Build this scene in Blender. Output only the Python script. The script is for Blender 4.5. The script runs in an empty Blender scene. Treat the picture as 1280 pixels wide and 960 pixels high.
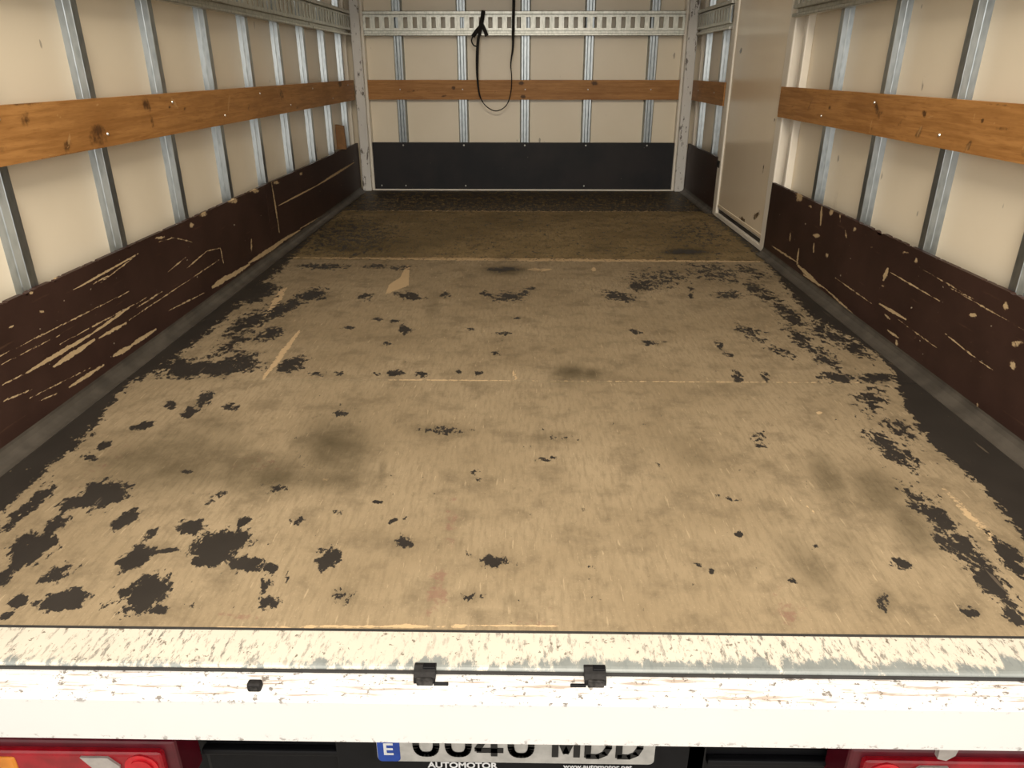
import bpy, bmesh, math, random
import numpy as np

# ---------------------------------------------------------------- camera, world, lamps, exposure
scene = bpy.context.scene
COL = scene.collection
PITCH, YAW, FPX, CAM_H = math.radians(23.5), math.radians(0.903), 909.0, 0.745
cam_data = bpy.data.cameras.new('camera')
cam_data.sensor_width = 36.0
cam_data.lens = 36.0 * FPX / 1280.0
cam_data.clip_start = 0.02
cam = bpy.data.objects.new('camera', cam_data)
cam.location = (0, 0, CAM_H)
cam.rotation_euler = (math.pi / 2 - PITCH, 0, YAW)
COL.objects.link(cam)
scene.camera = cam

world = bpy.data.worlds.new('garage_ambient')
scene.world = world
world.use_nodes = True
bg = world.node_tree.nodes['Background']
bg.inputs['Color'].default_value = (1.0, 0.955, 0.885, 1)
bg.inputs['Strength'].default_value = 1.35

def area_light(name, loc, target, sx, sy, power, color):
    d = bpy.data.lights.new(name, 'AREA')
    d.shape = 'RECTANGLE'
    d.size, d.size_y = sx, sy
    d.energy = power
    d.color = color
    o = bpy.data.objects.new(name, d)
    o.location = loc
    dx, dy, dz = (target[i] - loc[i] for i in range(3))
    o.rotation_euler = (math.atan2(math.hypot(dx, dy), -dz), 0, math.atan2(dy, dx) - math.pi / 2)
    COL.objects.link(o)
    return o

area_light('garage_lamp_offscreen', (0.10, -0.60, 2.55), (0.10, -0.599, 0.0), 1.20, 0.16, 120.0, (1.0, 0.89, 0.73))

vs = scene.view_settings
vs.view_transform = 'Standard'
vs.look = 'None'
vs.gamma = 1.0
vs.use_curve_mapping = False
vs.exposure = 0.50

# ---------------------------------------------------------------- helpers
SP, CP, SY, CY = math.sin(PITCH), math.cos(PITCH), math.sin(YAW), math.cos(YAW)
FW = np.array([-SY * CP, CY * CP, -SP]); RT = np.array([CY, SY, 0.0]); UP = np.cross(RT, FW)
CAM = np.array([0, 0, CAM_H])

def photo_uv(P):                       # where a point of the place falls in the photograph
    Q = np.asarray(P, float) - CAM
    w = np.maximum(Q @ FW, 0.05)
    return 640 + FPX * (Q @ RT) / w, 480 - FPX * (Q @ UP) / w

def pix(u, v, axis, value):            # pixel -> point on an axis-aligned plane of the place
    d = FW + RT * (u - 640) / FPX - UP * (v - 480) / FPX
    return CAM + d * (value - CAM[axis]) / d[axis]

class Paint:                           # wear maps: shapes of scratches, chips and stains seen in the photograph
    def __init__(self, P):
        self.U, self.V = photo_uv(P)
        self.c = np.zeros(len(self.U))
    def _add(self, d, s, k=0.8):
        self.c = np.maximum(self.c, np.clip(0.5 + (1 - d) * k, 0, 1) * s)
    def ell(self, u, v, ru, rv, ang=0.0, s=1.0, k=0.8):
        a = math.radians(ang); ca, sa = math.cos(a), math.sin(a)
        du, dv = self.U - u, self.V - v
        x, y = du * ca + dv * sa, -du * sa + dv * ca
        self._add(np.sqrt((x / ru) ** 2 + (y / rv) ** 2), s, k)
    def soft(self, u, v, ru, rv, ang=0.0, s=1.0):
        a = math.radians(ang); ca, sa = math.cos(a), math.sin(a)
        du, dv = self.U - u, self.V - v
        x, y = du * ca + dv * sa, -du * sa + dv * ca
        self.c = np.maximum(self.c, s * np.exp(-0.9 * ((x / ru) ** 2 + (y / rv) ** 2) ** 1.4))
    def seg(self, u1, v1, u2, v2, w, s=1.0, k=0.8):
        dx, dy = u2 - u1, v2 - v1
        t = np.clip(((self.U - u1) * dx + (self.V - v1) * dy) / (dx * dx + dy * dy), 0, 1)
        taper = 0.35 + 0.65 * np.sin(np.pi * np.clip(t, 0.05, 0.95))
        self._add(np.hypot(self.U - u1 - t * dx, self.V - v1 - t * dy) / (w * taper), s, k)
    def poly(self, pts, soft=6.0, s=1.0):
        U, V = self.U, self.V
        inside = np.zeros(len(U), bool); dist = np.full(len(U), 1e9)
        n = len(pts)
        for i in range(n):
            x1, y1 = pts[i]; x2, y2 = pts[(i + 1) % n]
            if y1 != y2:
                cond = ((y1 > V) != (y2 > V)) & (U < (x2 - x1) * (V - y1) / (y2 - y1) + x1)
                inside ^= cond
            dx, dy = x2 - x1, y2 - y1
            t = np.clip(((U - x1) * dx + (V - y1) * dy) / (dx * dx + dy * dy + 1e-9), 0, 1)
            dist = np.minimum(dist, np.hypot(U - x1 - t * dx, V - y1 - t * dy))
        sd = np.where(inside, dist, -dist) / soft
        self.c = np.maximum(self.c, np.clip(0.5 + 0.5 * sd, 0, 1) * s)

def world_loc(o):
    x, y, z = 0.0, 0.0, 0.0
    while o is not None:
        x += o.location.x; y += o.location.y; z += o.location.z
        o = o.parent
    return np.array([x, y, z])

def link(o, parent):
    COL.objects.link(o)
    if parent is not None:
        o.parent = parent
    return o

def tag(o, label=None, cat=None, group=None, kind=None):
    if label: o['label'] = label
    if cat: o['category'] = cat
    if group: o['group'] = group
    if kind: o['kind'] = kind
    return o

def thing(name, loc, label, cat, group=None):
    o = bpy.data.objects.new(name, None)
    o.empty_display_size = 0.05
    o.location = loc
    link(o, None)
    return tag(o, label, cat, group)

def mesh_from(name, verts, faces, mat, smooth=False):
    me = bpy.data.meshes.new(name)
    me.from_pydata([tuple(map(float, v)) for v in verts], [], faces)
    me.materials.append(mat)
    if smooth:
        me.polygons.foreach_set('use_smooth', [True] * len(me.polygons))
    me.update()
    return me

def part(name, verts, faces, mat, parent=None, smooth=False):      # verts in place coordinates
    off = world_loc(parent) if parent is not None else np.zeros(3)
    v = np.asarray(verts, float) - off
    return link(bpy.data.objects.new(name, mesh_from(name, v, faces, mat, smooth)), parent)

class MB:                               # collects boxes / prisms / tubes into one mesh
    def __init__(self): self.bm = bmesh.new()
    def box(self, x0, x1, y0, y1, z0, z1, bevel=0.0, seg=2):
        b = bmesh.new()
        r = bmesh.ops.create_cube(b, size=1.0)
        for v in b.verts:
            v.co = ((x0 + x1) / 2 + v.co.x * (x1 - x0), (y0 + y1) / 2 + v.co.y * (y1 - y0), (z0 + z1) / 2 + v.co.z * (z1 - z0))
        if bevel > 0:
            bmesh.ops.bevel(b, geom=b.edges[:], offset=bevel, segments=seg, profile=0.5, affect='EDGES')
        self._merge(b); return self
    def prism(self, pts, axis, a, b_):   # closed 2-D outline extruded along an axis
        b = bmesh.new()
        def co(p, t):
            return {'x': (t, p[0], p[1]), 'y': (p[0], t, p[1]), 'z': (p[0], p[1], t)}[axis]
        A = [b.verts.new(co(p, a)) for p in pts]; B = [b.verts.new(co(p, b_)) for p in pts]
        n = len(pts)
        for i in range(n): b.faces.new((A[i], A[(i + 1) % n], B[(i + 1) % n], B[i]))
        b.faces.new(A); b.faces.new(B[::-1])
        bmesh.ops.recalc_face_normals(b, faces=b.faces[:])
        self._merge(b); return self
    def tube(self, pts, rx, ry=None, n=10):   # tube with elliptical section along a 3-D path
        ry = ry or rx
        b = bmesh.new(); P = [np.array(p, float) for p in pts]; rings = []
        for i, p in enumerate(P):
            t = P[min(i + 1, len(P) - 1)] - P[max(i - 1, 0)]; t /= np.linalg.norm(t)
            side = np.cross(t, [0, 1, 0]); 
            if np.linalg.norm(side) < 1e-3: side = np.array([1.0, 0, 0])
            side /= np.linalg.norm(side); nn = np.cross(side, t)
            r1 = rx[i] if isinstance(rx, (list, tuple)) else rx
            r2 = ry[i] if isinstance(ry, (list, tuple)) else ry
            rings.append([b.verts.new(p + side * r1 * math.cos(2 * math.pi * k / n) + nn * r2 * math.sin(2 * math.pi * k / n)) for k in range(n)])
        for i in range(len(P) - 1):
            for k in range(n): b.faces.new((rings[i][k], rings[i][(k + 1) % n], rings[i + 1][(k + 1) % n], rings[i + 1][k]))
        b.faces.new(rings[0][::-1]); b.faces.new(rings[-1])
        bmesh.ops.recalc_face_normals(b, faces=b.faces[:])
        self._merge(b); return self
    def _merge(self, b):
        me = bpy.data.meshes.new('tmp'); b.to_mesh(me); b.free(); self.bm.from_mesh(me); bpy.data.meshes.remove(me)
    def mesh(self, name, mat, off=(0, 0, 0), smooth=False):
        for v in self.bm.verts: v.co = (v.co.x - off[0], v.co.y - off[1], v.co.z - off[2])
        me = bpy.data.meshes.new(name); self.bm.to_mesh(me); self.bm.free(); me.materials.append(mat)
        if smooth: me.polygons.foreach_set('use_smooth', [True] * len(me.polygons))
        return me
    def build(self, name, mat, parent=None, smooth=False):
        off = world_loc(parent) if parent is not None else (0, 0, 0)
        return link(bpy.data.objects.new(name, self.mesh(name, mat, off, smooth)), parent)

def board(name, corner, eu, ev, nu, nv, thick, mat, attrs, parent=None, jag=None):
    """Board whose front face is a fine grid (for its wear maps); eu, ev span the face, thickness goes to -normal."""
    corner, eu, ev = np.array(corner, float), np.array(eu, float), np.array(ev, float)
    nrm = np.cross(eu, ev); nrm /= np.linalg.norm(nrm)
    s, t = np.meshgrid(np.linspace(0, 1, nu + 1), np.linspace(0, 1, nv + 1))
    s, t = s.ravel(), t.ravel()
    F = corner + s[:, None] * eu + t[:, None] * ev
    if jag is not None: F = jag(F, s, t)
    back_idx = {}
    idx = np.arange((nu + 1) * (nv + 1)).reshape(nv + 1, nu + 1)
    ring = list(idx[0, :]) + list(idx[1:, nu]) + list(idx[nv, nu - 1::-1]) + list(idx[nv - 1:0:-1, 0])
    Bk = F[ring] - nrm * thick
    nF = len(F)
    V = np.vstack([F, Bk])
    q = np.stack([idx[:-1, :-1], idx[:-1, 1:], idx[1:, 1:], idx[1:, :-1]], -1).reshape(-1, 4).tolist()
    m = len(ring)
    for i in range(m):
        j = (i + 1) % m
        q.append([int(ring[j]), int(ring[i]), nF + i, nF + j])
    q.append([nF + i for i in range(m)][::-1])
    off = world_loc(parent) if parent is not None else np.zeros(3)
    me = bpy.data.meshes.new(name)
    me.from_pydata((V - off).tolist(), [], q)
    me.materials.append(mat)
    for an, fn in attrs.items():
        a = me.attributes.new(an, 'FLOAT', 'POINT')
        vals = fn(V)
        a.data.foreach_set('value', np.asarray(vals, np.float32))
    me.update()
    return link(bpy.data.objects.new(name, me), parent)

# ---------------------------------------------------------------- materials
class Mat:
    def __init__(self, name):
        self.m = bpy.data.materials.new(name); self.m.use_nodes = True
        self.nt = self.m.node_tree; self.b = self.nt.nodes['Principled BSDF']
        self._co = None
    def n(self, t, **kw):
        x = self.nt.nodes.new(t)
        for k, v in kw.items(): setattr(x, k, v)
        return x
    def l(self, a, b): self.nt.links.new(a, b)
    def co(self, sx=1, sy=1, sz=1, rot=(0, 0, 0)):
        if self._co is None: self._co = self.n('ShaderNodeTexCoord').outputs['Object']
        mp = self.n('ShaderNodeMapping'); mp.inputs['Scale'].default_value = (sx, sy, sz); mp.inputs['Rotation'].default_value = rot
        self.l(self._co, mp.inputs['Vector']); return mp.outputs['Vector']
    def noise(self, vec, scale, detail=4, rough=0.55, dist=0.0):
        x = self.n('ShaderNodeTexNoise'); self.l(vec, x.inputs['Vector'])
        x.inputs['Scale'].default_value = scale; x.inputs['Detail'].default_value = detail
        x.inputs['Roughness'].default_value = rough; x.inputs['Distortion'].default_value = dist
        return x.outputs['Fac']
    def attr(self, name):
        return self.n('ShaderNodeAttribute', attribute_name=name).outputs['Fac']
    def math(self, op, a, b=None, c=None):
        x = self.n('ShaderNodeMath', operation=op)
        for i, v in enumerate((a, b, c)):
            if v is None: continue
            if isinstance(v, (int, float)): x.inputs[i].default_value = v
            else: self.l(v, x.inputs[i])
        return x.outputs[0]
    def step(self, v, lo, hi, a=0.0, b=1.0):
        x = self.n('ShaderNodeMapRange', interpolation_type='SMOOTHSTEP')
        self.l(v, x.inputs[0])
        for i, q in enumerate((lo, hi, a, b)): x.inputs[i + 1].default_value = q
        return x.outputs[0]
    def mix(self, f, a, b, blend='MIX'):
        x = self.n('ShaderNodeMix', data_type='RGBA', blend_type=blend)
        if isinstance(f, (int, float)): x.inputs[0].default_value = f
        else: self.l(f, x.inputs[0])
        for i, v in ((6, a), (7, b)):
            if isinstance(v, tuple): x.inputs[i].default_value = (*v, 1)
            else: self.l(v, x.inputs[i])
        return x.outputs[2]
    def ramp(self, f, stops):
        x = self.n('ShaderNodeValToRGB'); e = x.color_ramp.elements
        while len(e) < len(stops): e.new(0.5)
        for el, (p, c) in zip(e, stops): el.position = p; el.color = (*c, 1)
        self.l(f, x.inputs[0]); return x.outputs['Color']
    def bump(self, h, strength=0.3, dist=0.002):
        x = self.n('ShaderNodeBump'); x.inputs['Strength'].default_value = strength; x.inputs['Distance'].default_value = dist
        self.l(h, x.inputs['Height']); self.l(x.outputs['Normal'], self.b.inputs['Normal'])
    def out(self, color, rough=0.5, metal=0.0, spec=0.5):
        for nm, v in (('Base Color', color), ('Roughness', rough), ('Metallic', metal), ('Specular IOR Level', spec)):
            if isinstance(v, tuple): self.b.inputs[nm].default_value = (*v, 1)
            elif isinstance(v, (int, float)): self.b.inputs[nm].default_value = v
            else: self.l(v, self.b.inputs[nm])
        return self.m

def plain(name, c, rough=0.5, metal=0.0, var=0.15, scale=30, spec=0.5):
    m = Mat(name); f = m.noise(m.co(), scale, 5)
    col = m.mix(m.step(f, 0.3, 0.7), tuple(x * (1 - var) for x in c), tuple(min(1, x * (1 + var)) for x in c))
    return m.out(col, rough, metal, spec)

def make_floor_mat(name, wood_a, wood_b):
    m = Mat(name); v = m.co()
    big = m.noise(v, 2.2, 5, 0.6)
    streak = m.noise(m.co(1, 0.16, 1), 120, 6, 0.7)
    fine = m.noise(v, 210, 5, 0.75)
    blot = m.noise(v, 11, 7, 0.68)
    wood = m.mix(m.step(big, 0.3, 0.72), wood_a, wood_b)
    wood = m.mix(m.math('MULTIPLY', m.step(streak, 0.42, 0.68), 0.55), wood, tuple(x * 0.70 for x in wood_a))
    wood = m.mix(m.math('MULTIPLY', m.step(blot, 0.46, 0.68), 0.62), wood, tuple(x * 0.55 for x in wood_a))
    wood = m.mix(m.math('MULTIPLY', m.step(fine, 0.56, 0.70), 0.40), wood, tuple(min(1, x * 1.5) for x in wood_b))
    wood = m.mix(m.math('MULTIPLY', m.step(m.noise(m.co(1, 0.5, 1), 26, 8, 0.75), 0.60, 0.70), 0.55), wood, tuple(x * 0.42 for x in wood_a))
    wood = m.mix(m.math('MULTIPLY', m.step(m.noise(m.co(1, 0.12, 1, (0, 0, 0.25)), 150, 3, 0.5), 0.66, 0.70), 0.30), wood, tuple(min(1, x * 1.7) for x in wood_b))
    # reddish primer patches and bare pale splinters
    red = m.step(m.math('ADD', m.attr('red'), m.math('MULTIPLY', m.math('SUBTRACT', m.noise(v, 45, 9, 0.75), 0.5), 3.0)), 0.50, 0.75)
    wood = m.mix(m.math('MULTIPLY', red, 0.55), wood, (0.17, 0.085, 0.062))
    bare = m.step(m.math('ADD', m.attr('bare'), m.math('MULTIPLY', m.math('SUBTRACT', m.noise(v, 50, 8, 0.72), 0.5), 1.6)), 0.46, 0.60)
    wood = m.mix(m.math('MULTIPLY', bare, 0.75), wood, (0.48, 0.34, 0.19))
    # soaked-in stains
    st = m.math('MULTIPLY', m.attr('stain'), m.step(m.noise(v, 14, 6, 0.65), 0.2, 0.75, 0.55, 1.0))
    wood = m.mix(st, wood, (0.048, 0.036, 0.018))
    # remaining dark anti-slip film
    brk = m.math('SUBTRACT', m.math('ADD', m.math('MULTIPLY', m.noise(m.co(1, 0.75, 1, (0, 0, 0.35)), 30, 10, 0.72, 0.4), 0.55), m.math('MULTIPLY', m.noise(m.co(1, 0.55, 1, (0, 0, 0.35)), 85, 8, 0.7), 0.45)), 0.5)
    film = m.step(m.math('ADD', m.attr('film'), m.math('MULTIPLY', brk, 4.0)), 0.46, 0.54)
    scr = m.step(m.noise(m.co(1, 0.08, 1, (0, 0, 0.5)), 55, 3, 0.5), 0.68, 0.72)
    fcol = m.mix(m.noise(v, 9, 5), (0.015, 0.0125, 0.0105), (0.031, 0.026, 0.0215))
    fcol = m.mix(m.math('MULTIPLY', scr, 0.5), fcol, (0.13, 0.10, 0.07))
    col = m.mix(film, wood, fcol)
    h = m.math('ADD', m.math('MULTIPLY', film, 0.6), m.math('MULTIPLY', streak, 0.35))
    m.bump(h, 0.45, 0.0015)
    return m.out(col, m.step(film, 0, 1, 0.65, 0.50), 0, 0.25)

M = {}
M['floor'] = make_floor_mat('worn_plywood', (0.210, 0.158, 0.094), (0.275, 0.212, 0.132))
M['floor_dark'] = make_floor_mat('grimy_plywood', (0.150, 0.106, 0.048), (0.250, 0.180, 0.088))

def make_kick():
    m = Mat('brown_film_plywood'); v = m.co()
    base = m.mix(m.step(m.noise(v, 5, 5, 0.6), 0.3, 0.7), (0.026, 0.0115, 0.0085), (0.042, 0.020, 0.015))
    base = m.mix(m.math('MULTIPLY', m.step(m.noise(m.co(1, 0.06, 1), 70, 4, 0.6), 0.63, 0.72), 0.35), base, (0.14, 0.075, 0.045))
    w = m.math('ADD', m.attr('wear'), m.math('MULTIPLY', m.math('SUBTRACT', m.noise(m.co(1, 0.5, 1), 75, 9, 0.78), 0.5), 2.6))
    wear = m.step(w, 0.44, 0.56)
    speck = m.step(m.noise(m.co(1, 0.7, 1), 55, 2, 0.5), 0.735, 0.76)
    col = m.mix(m.step(w, 0.28, 0.5), base, (0.10, 0.055, 0.032))
    col = m.mix(wear, col, m.mix(m.noise(v, 40, 3), (0.36, 0.25, 0.13), (0.52, 0.40, 0.24)))
    col = m.mix(m.math('MULTIPLY', speck, 0.8), col, (0.45, 0.38, 0.28))
    m.bump(m.math('MULTIPLY', wear, -1), 0.4, 0.002)
    return m.out(col, m.step(wear, 0, 1, 0.50, 0.75), 0, 0.3)
M['kick'] = make_kick()

def make_dark_kick():
    m = Mat('black_film_plywood'); v = m.co()
    col = m.mix(m.step(m.noise(v, 3, 5), 0.3, 0.7), (0.010, 0.011, 0.014), (0.024, 0.021, 0.022))
    col = m.mix(m.math('MULTIPLY', m.step(m.noise(v, 60, 3), 0.72, 0.76), 0.6), col, (0.25, 0.21, 0.16))
    return m.out(col, 0.5, 0, 0.25)
M['dark_kick'] = make_dark_kick()

def make_panel():
    m = Mat('cream_wall_sheet'); v = m.co()
    col = m.mix(m.step(m.noise(v, 2.0, 4), 0.3, 0.7), (0.79, 0.70, 0.545), (0.84, 0.75, 0.595))
    col = m.mix(m.math('MULTIPLY', m.step(m.noise(m.co(1, 1, 0.5), 9, 5, 0.6), 0.70, 0.80), 0.25), col, (0.33, 0.27, 0.19))
    col = m.mix(m.math('MULTIPLY', m.step(m.noise(m.co(1.0, 1.0, 0.4, (0.3, 0.3, 0.3)), 26, 2), 0.735, 0.765), 0.6), col, (0.17, 0.14, 0.10))
    return m.out(col, 0.3, 0, 0.5)
M['panel'] = make_panel()

def make_door():
    m = Mat('glossy_cream_paint'); v = m.co()
    col = m.mix(m.step(m.noise(v, 2.0, 4), 0.3, 0.7), (0.78, 0.665, 0.50), (0.82, 0.71, 0.545))
    col = m.mix(m.step(m.math('ADD', m.attr('wear'), m.math('MULTIPLY', m.math('SUBTRACT', m.noise(v, 35, 6, 0.7), 0.5), 1.0)), 0.42, 0.62), col, (0.10, 0.065, 0.04))
    return m.out(col, 0.16, 0, 0.6)
M['door'] = make_door()

def make_white(name, a, b, chip, thr):
    m = Mat(name); v = m.co()
    col = m.mix(m.noise(v, 5, 4), a, b)
    col = m.mix(m.step(m.noise(m.co(1, 1, 0.35), 38, 6, 0.7), thr, thr + 0.04), col, chip)
    return m.out(col, 0.35, 0, 0.5)
M['post'] = make_white('chipped_white_post', (0.62, 0.60, 0.57), (0.76, 0.74, 0.70), (0.16, 0.14, 0.12), 0.575)
M['frame'] = make_white('cream_white_frame', (0.74, 0.69, 0.60), (0.82, 0.77, 0.68), (0.22, 0.18, 0.13), 0.70)

def make_zinc(name, a, b, rough, metal):
    m = Mat(name)
    sp = m.n('ShaderNodeTexVoronoi'); m.l(m.co(1, 1, 0.35), sp.inputs['Vector']); sp.inputs['Scale'].default_value = 90
    f = m.math('ADD', m.math('MULTIPLY', sp.outputs['Distance'], 0.5), m.math('MULTIPLY', m.noise(m.co(1, 1, 0.1), 40, 5), 0.7))
    col = m.mix(m.step(f, 0.3, 0.8), a, b)
    return m.out(col, rough, metal)
M['zinc'] = make_zinc('galvanised_steel', (0.30, 0.335, 0.35), (0.41, 0.445, 0.46), 0.30, 0.92)
M['zinc_track'] = make_zinc('galvanised_track_steel', (0.36, 0.36, 0.31), (0.52, 0.51, 0.45), 0.32, 0.9)

def make_pine():
    m = Mat('varnished_pine'); v = m.co()
    g1 = m.noise(m.co(0.05, 0.05, 1), 70, 6, 0.65, 0.6)
    g2 = m.noise(m.co(0.10, 0.10, 1), 190, 4, 0.6)
    big = m.noise(m.co(0.8, 0.8, 2.0), 4.5, 5, 0.6)
    col = m.mix(m.step(g1, 0.36, 0.66), (0.46, 0.225, 0.070), (0.32, 0.145, 0.040))
    col = m.mix(m.math('MULTIPLY', m.step(g2, 0.5, 0.72), 0.45), col, (0.22, 0.085, 0.02))
    col = m.mix(m.math('MULTIPLY', m.step(big, 0.45, 0.72), 0.55), col, (0.25, 0.105, 0.026))
    k = m.math('ADD', m.attr('knot'), m.math('MULTIPLY', m.math('SUBTRACT', m.noise(v, 70, 4, 0.6), 0.5), 1.0))
    col = m.mix(m.math('MULTIPLY', m.step(k, 0.25, 0.75), 0.85), col, (0.055, 0.022, 0.008))
    p = m.math('ADD', m.attr('pale'), m.math('MULTIPLY', m.math('SUBTRACT', m.noise(v, 70, 4, 0.6), 0.5), 0.6))
    col = m.mix(m.math('MULTIPLY', m.step(p, 0.35, 0.65), 0.6), col, (0.55, 0.33, 0.14))
    m.bump(g1, 0.12, 0.001)
    return m.out(col, 0.5, 0, 0.3)
M['pine'] = make_pine()

def make_sill_tread():
    m = Mat('scuffed_tread_paint'); v = m.co()
    sepx = m.n('ShaderNodeSeparateXYZ'); m.l(m.co(), sepx.inputs[0])
    x, y = sepx.outputs[0], m.math('ADD', sepx.outputs[1], 0.75)
    col = m.mix(m.noise(v, 8, 4), (0.44, 0.40, 0.335), (0.51, 0.47, 0.40))
    # diagonal scrapes
    s1 = m.step(m.noise(m.co(1, 0.28, 1, (0, 0, -0.45)), 150, 7, 0.72), 0.52, 0.62)
    dens = m.step(m.noise(m.co(1, 0.3, 1), 5, 3), 0.32, 0.68, 0.35, 1.0)
    col = m.mix(m.math('MULTIPLY', m.math('MULTIPLY', s1, dens), 0.8), col, (0.075, 0.072, 0.065))
    col = m.mix(m.math('MULTIPLY', m.step(m.noise(v, 120, 4), 0.64, 0.68), 0.8), col, (0.09, 0.07, 0.05))
    # bare steel worn through along the outer lip
    edge = m.step(y, 0.744, 0.812, 1.0, 0.0)
    rightness = m.step(x, -0.50, 0.30, -0.22, 0.10)
    w = m.math('ADD', m.math('ADD', edge, rightness), m.math('MULTIPLY', m.math('SUBTRACT', m.noise(m.co(1, 0.35, 1, (0, 0, -0.3)), 40, 9, 0.75), 0.5), 2.2))
    steel = m.step(w, 0.72, 0.92)
    col = m.mix(m.math('MULTIPLY', steel, 0.9), col, m.mix(m.noise(v, 30, 4), (0.085, 0.10, 0.10), (0.20, 0.225, 0.225)))
    return m.out(col, 0.45, 0, 0.5)
M['tread'] = make_sill_tread()

def make_sill_white():
    m = Mat('scratched_white_paint'); v = m.co()
    sepx = m.n('ShaderNodeSeparateXYZ'); m.l(m.co(), sepx.inputs[0])
    z = m.math('SUBTRACT', sepx.outputs[2], 0.095)
    col = m.mix(m.noise(v, 6, 4), (0.51, 0.505, 0.50), (0.55, 0.545, 0.54))
    lines = m.step(m.noise(m.co(0.07, 1, 1), 170, 5, 0.65), 0.52, 0.62)
    col = m.mix(m.math('MULTIPLY', m.math('MULTIPLY', lines, m.step(z, -0.0185, -0.0165)), 0.7), col, (0.22, 0.15, 0.10))
    top = m.step(z, -0.030, -0.019); bot = m.step(z, -0.096, -0.078, 1.0, 0.0)
    e = m.math('MULTIPLY', m.math('MAXIMUM', top, bot), m.step(m.noise(m.co(0.8, 1, 1), 90, 7, 0.75), 0.56, 0.61))
    col = m.mix(m.math('MULTIPLY', e, 0.85), col, (0.09, 0.07, 0.055))
    few = m.step(m.noise(m.co(1, 1, 0.45), 48, 2, 0.5), 0.755, 0.775)
    col = m.mix(m.math('MULTIPLY', few, 0.6), col, (0.15, 0.13, 0.115))
    return m.out(col, 0.32, 0, 0.5)
M['sill'] = make_sill_white()

M['cove'] = plain('grey_sealing_strip', (0.055, 0.047, 0.038), 0.5, 0.0, 0.3, 14)
M['groove'] = plain('dark_seal_and_strip', (0.018, 0.017, 0.016), 0.6)
M['black'] = plain('black_plastic', (0.004, 0.004, 0.005), 0.5, spec=0.2)
M['black_rough'] = plain('black_rubber', (0.009, 0.008, 0.008), 0.7, 0, 0.6, 90, 0.25)
M['worn_black'] = plain('worn_black_steel', (0.028, 0.026, 0.025), 0.5, 0.3, 0.8, 120, 0.3)
M['strap'] = plain('black_webbing', (0.012, 0.010, 0.008), 0.85)
M['screw'] = plain('zinc_screw', (0.55, 0.54, 0.50), 0.35, 0.8)
M['plate'] = plain('plate_white', (0.42, 0.405, 0.375), 0.4, 0, 0.12, 40)
M['plate_blue'] = plain('plate_blue', (0.008, 0.05, 0.30), 0.35)
M['ink'] = plain('plate_black', (0.006, 0.006, 0.006), 0.4)
M['white_ink'] = plain('white_print', (0.70, 0.70, 0.70), 0.5)
M['red_lens'] = plain('red_lens', (0.30, 0.005, 0.012), 0.12, 0, 0.25, 20)
M['dark_red'] = plain('dark_red_housing', (0.085, 0.004, 0.010), 0.3)
M['bright_red'] = plain('bright_red_lens', (0.55, 0.012, 0.02), 0.1)
M['lens_white'] = plain('clear_lens', (0.40, 0.36, 0.33), 0.2)
M['amber'] = plain('amber_lens', (0.65, 0.22, 0.02), 0.15)
M['concrete'] = plain('garage_concrete', (0.20, 0.19, 0.175), 0.7, 0, 0.25, 3)
M['outer'] = plain('white_body_paint', (0.62, 0.60, 0.57), 0.35)
M['offcut'] = plain('brown_offcut', (0.20, 0.095, 0.03), 0.6)

# ---------------------------------------------------------------- dimensions of the load box (metres)
XL, XR = -1.067, 1.047            # faces of the kick boards
PL, PR = -1.111, 1.091            # wall sheets behind the studs
YF, YB, PB = 0.816, 4.930, 4.975  # floor front edge, back kick board face, back wall sheet
HT = 2.20
STUD0, STUDP = 1.148, 0.396
KZ = 0.302
BZ0, BZ1 = 0.560, 0.675
TZ0 = 0.925
DY0, DY1 = 3.165, 4.100           # side door

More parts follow.
